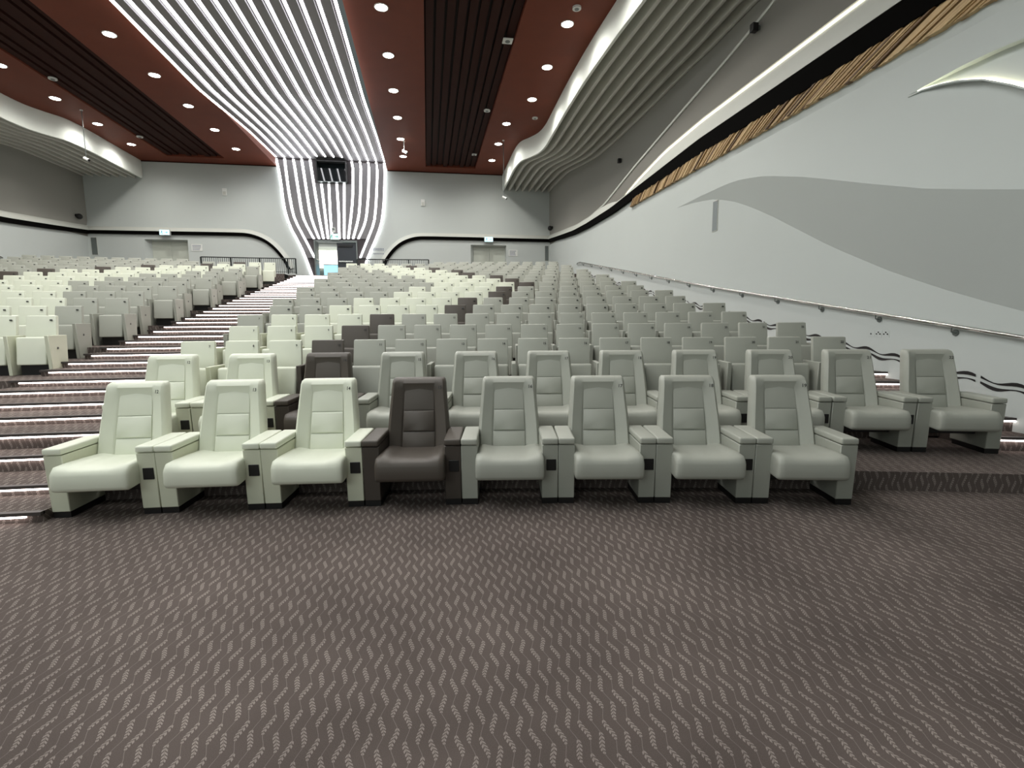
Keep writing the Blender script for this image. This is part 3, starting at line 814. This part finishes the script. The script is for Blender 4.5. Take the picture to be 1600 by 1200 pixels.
# exit signs
def exit_sign(x, z, w, h, face, lab):
    e = thing('exit_sign', lab, 'sign', (x, YB-.27, z))
    part('housing', bx(-w/2-.02, w/2+.02, .012, .14, -h/2-.02, h/2+.02), M_white, e)
    part('sign_face', bx(-w/2, w/2, 0, .012, -h/2, h/2), face, e)
    bm = B(); s = h
    disc(bm, (-.10*s/.2, -.004, .055*s/.2), .02*s/.2, (0, 1, 0), .004, 8)
    for a, b in (((-.10, .03), (-.12, -.01)), ((-.12, -.01), (-.08, -.04)), ((-.08, -.04), (-.10, -.08)), ((-.12, -.01), (-.16, -.05)), ((-.10, .03), (-.06, .005)), ((-.10, .03), (-.14, .01))):
        tube(bm, [(a[0]*s/.2, -.003, a[1]*s/.2), (b[0]*s/.2, -.003, b[1]*s/.2)], .008*s/.2, 5)
    part('running_figure', bm, M_pict, e)
    bm = B(); k = s/.2
    tube(bm, [(.02*k, -.003, 0), (.13*k, -.003, 0)], .010*k, 5)
    tube(bm, [(.09*k, -.003, .04*k), (.13*k, -.003, 0), (.09*k, -.003, -.04*k)], .009*k, 5)
    part('arrow', bm, M_pict, e)
exit_sign(3.36, 6.08, .42, .22, M_exit, 'lit blue-white exit sign above the right-hand recessed door')
exit_sign(-12.5, 6.12, .42, .22, M_exit, 'lit blue-white exit sign above the left-hand recessed door')
exit_sign(-4.58, 6.07, .38, .26, M_exitg, 'lit green exit sign above the middle door')
t = thing('emergency_lamp', 'small white emergency lamp above the green exit sign', 'lamp', (-4.62, YB-.15, 6.42))
part('housing', bx(-.09, .09, -.03, .03, -.12, .12, bev=.01), M_white, t); part('lens', bx(-.06, .06, -.04, -.03, -.02, .08), M_alu, t)

# notices beside the doors (too small to read: lines of print)
def notice(x, z, w, h, n, lab):
    t = thing('door_notice', lab, 'notice', (x, YB-.02, z))
    part('board', bx(-w/2, w/2, 0, .012, -h/2, h/2), M_white, t)
    bm = B(); st = h/(n+1)
    for i in range(n):
        zz = h/2-st*(i+1); box(bm, -w*.42, w*.42*random.uniform(.5, 1), -.002, 0, zz-st*.22, zz+st*.22)
    part('print_lines', bm, M_print, t)
notice(-11.19, 5.45, .50, .34, 4, 'white notice with grey lines beside the left-hand recessed door')
notice(4.72, 5.42, .48, .34, 4, 'white notice with grey lines beside the right-hand recessed door')
t = thing('wall_lettering', 'faint grey lettering on the wall right of the middle door', 'lettering', (-2.42, YB-.008, 5.40))
for i, z in enumerate((.14, .07, -.12)):
    bm = B()
    for k in range(7): box(bm, -.28+.08*k, -.225+.08*k, 0, .006, z-.022, z+.022)
    part('text_line', bm, M_print, t)

# projection booth window
t = link('window_1', None, None, (-4.56, YB, 9.24)); t['kind'] = 'structure'
W2, H2 = .68, .46
part('box_frame', bx(-W2-.05, -W2, -.42, 0, -H2, H2+.05), M_black, t); part('box_frame', bx(W2, W2+.05, -.42, 0, -H2, H2+.05), M_black, t)
part('box_frame', bx(-W2, W2, -.42, 0, H2, H2+.05), M_black, t)
part('sill', bx(-W2-.04, W2+.04, -.30, 0, -H2-.03, -H2), M_alu, t)
part('back_plate', bx(-W2, W2, -.04, -.01, -H2, H2), M_dark, t)
bm = B(); prism(bm, [(-W2, -.30, -H2), (W2, -.30, -H2), (W2, -.08, H2), (-W2, -.08, H2)], (0, .01, 0)); part('pane', bm, M_glass, t)

# ------------------------------------------------------------------ ceiling fittings
for i, (x, y) in enumerate(DL_SPOTS):
    colm = 'left outer' if x < -10 else 'left inner' if x < -5 else 'right inner' if x < 0 else 'right outer'
    if y < 13.9 and x > -5: continue
    if y < 15.5 and x < -5: continue
    seq = ORD[len([1 for (a, b) in DL_SPOTS if abs(a-x) < 1.2 and b > y])+1]
    t = thing('downlight', 'round bright ceiling downlight, %s from the back wall in the %s line' % (seq, colm), 'downlight', (x, y, 9.5), 0, 'ceiling downlights')
    bm = B(); n = 20
    rows = [[(r_*math.cos(2*PI*k/n), r_*math.sin(2*PI*k/n), z_) for k in range(n+1)] for r_, z_ in ((.175, 0), (.175, -.014), (.15, -.016), (.145, 0))]
    sheet(bm, rows); part('ring', bm, M_fin, t, 50)
    bm = B(); disc(bm, (0, 0, -.001), .144, (0, 0, -1), .012, 20); part('lens', bm, M_lamp, t)
def detector(x, y, r, h, lab, square=False):
    t = thing('ceiling_detector', lab, 'detector', (x, y, 9.5))
    bm = B()
    if square: box(bm, -r, r, -r, r, -h, 0, bev=.01)
    else: disc(bm, (0, 0, 0), r, (0, 0, -1), h, 16)
    part('housing', bm, M_white, t)
    bm = B(); disc(bm, (0, 0, -h), r*.5, (0, 0, -1), .012, 12); part('sensor', bm, M_alu, t)
detector(2.42, 15.1, .14, .03, 'square white ceiling plate in the dark slats near the top edge', True)
detector(3.9, 13.34, .11, .05, 'round white detector beyond the nearest right-hand downlight')
detector(2.39, 19.87, .12, .04, 'round white detector at the edge of the dark slats')
detector(4.3, 20.3, .11, .04, 'round white detector beside the right cove')
detector(2.37, 24.94, .11, .03, 'square white ceiling plate near the back wall on the right', True)
detector(-11.59, 19.43, .12, .04, 'round white detector beside the left dark slats, nearer one')
detector(-11.68, 24.62, .12, .04, 'round white detector beside the left dark slats near the back wall')
# hanging microphones / cameras
def hanging(x, y, zt, zb, lab, head):
    t = thing('hanging_camera', lab, 'camera', (x, y, zt))
    bm = B(); tube(bm, [(0, 0, 0), (0, 0, zb-zt)], head*.13, 5); part('cable', bm, M_alu, t)
    bm = B(); disc(bm, (0, 0, 0), .05, (0, 0, -1), .03, 10); part('ceiling_cap', bm, M_white, t)
    bm = B(); tube(bm, [(-head*.6, 0, zb-zt+head*.3), (head*.9, -head*.4, zb-zt-head*.5)], head*.5, 8); part('body', bm, M_white, t)
    bm = B(); disc(bm, (head*.9, -head*.4, zb-zt-head*.5), head*.42, (1, -.4, -.5), head*.2, 8); part('lens', bm, M_black, t)
hanging(-12.3, 22.0, 9.5, 7.78, 'small white camera hanging on a thin rod from the left ceiling', .11)
hanging(3.45, 22.9, 9.5, 7.1, 'small white camera hanging on a thin rod beside the right cove', .11)
hanging(-.80, 23.6, 9.5, 9.05, 'small white camera on a short rod beneath the right inner downlights', .12)
# sensors and cameras on the walls
def wall_box(x, z, lab):
    t = thing('wall_sensor', lab, 'sensor', (x, YB, z))
    part('housing', bx(-.10, .10, -.06, 0, -.17, .17, bev=.015), M_white, t); part('cover', bx(-.07, .07, -.07, -.06, -.14, .02, bev=.004, seg=1), M_band, t)
wall_box(-9.73, 8.16, 'small white box on the back wall left of the light river')
wall_box(-.07, 7.93, 'small white box on the back wall right of the light river')
def dome(x, y, z, ax, lab):
    t = thing('dome_camera', lab, 'camera', (x, y, z))
    a = Vector(ax); bm = B(); disc(bm, (0, 0, 0), .07, a, .12, 10); part('mount', bm, M_black, t)
    bm = B(); r = bmesh.ops.create_uvsphere(bm, u_segments=12, v_segments=8, radius=.13); bmesh.ops.translate(bm, verts=r['verts'], vec=a*.2+Vector((0, 0, -.04)))
    part('dome', bm, M_black, t, 180)
dome(XR, 27.3, 6.68, (-1, 0, 0), 'black dome camera in the right back corner above the band')
dome(XL, 27.3, 6.72, (1, 0, 0), 'black dome camera in the left back corner above the band')
# upright grey grilles
def grille(o, ax, lab, h=.70, w=.11):
    t = thing('wall_grille', lab, 'grille', o)
    if ax == 'y':
        part('frame', bx(-w/2-.015, w/2+.015, -.012, .0, -.015, h+.015), M_band, t); bm = B(); box(bm, -w/2, w/2, -.016, -.012, 0, h)
    else:
        part('frame', bx(-.012*ax, 0, -w/2-.015, w/2+.015, -.015, h+.015), M_band, t); bm = B(); box(bm, -.016*ax, -.012*ax, -w/2, w/2, 0, h)
    part('grille_mesh', bm, M_alu, t)
grille((XR-.0, 11.5, 3.80), 1, 'upright grey grille on the right wall under the tip of the leaf relief', .68, .20)
grille((6.60, YB, 5.03), 'y', 'upright grey grille on the back wall near the right corner', .80, .20)
grille((-15.75, YB, 5.05), 'y', 'upright grey grille on the back wall near the left corner', .80, .24)
# small black wall speakers on the upper right wall
def speaker(x, y, z, lab):
    t = thing('wall_speaker', lab, 'speaker', (x, y, z))
    part('housing', bx(-.13, 0, -.06, .06, -.08, .08, bev=.015), M_black, t); part('bracket', bx(-.02, .12, -.03, .03, -.04, .04), M_alu, t)
speaker(XR-.05, 10.15, 7.56, 'small black speaker at the bright ledge high on the right wall')
speaker(lerp(UPW, 19.5)-.02, 19.5, 7.8, 'small black speaker below the ribs on the upper right wall')
# socket group on the right wall
t = thing('wall_sockets', 'white wall plate group with small black holes under the handrail', 'socket', (XR, 6.8, 1.46))
for k in range(3):
    p = part('socket_plate', bx(-.003, 0, -.19+.13*k, -.07+.13*k, -.05, .05), M_wall, t)
    bm = B()
    for dy, dz in (((-.03, 0), (.03, 0), (0, .025)) if k < 2 else ((0, 0),)):
        disc(bm, (-.007, -.13+.13*k+dy, dz), .011, (-1, 0, 0), .003, 8)
    part('socket_holes', bm, M_black, p)
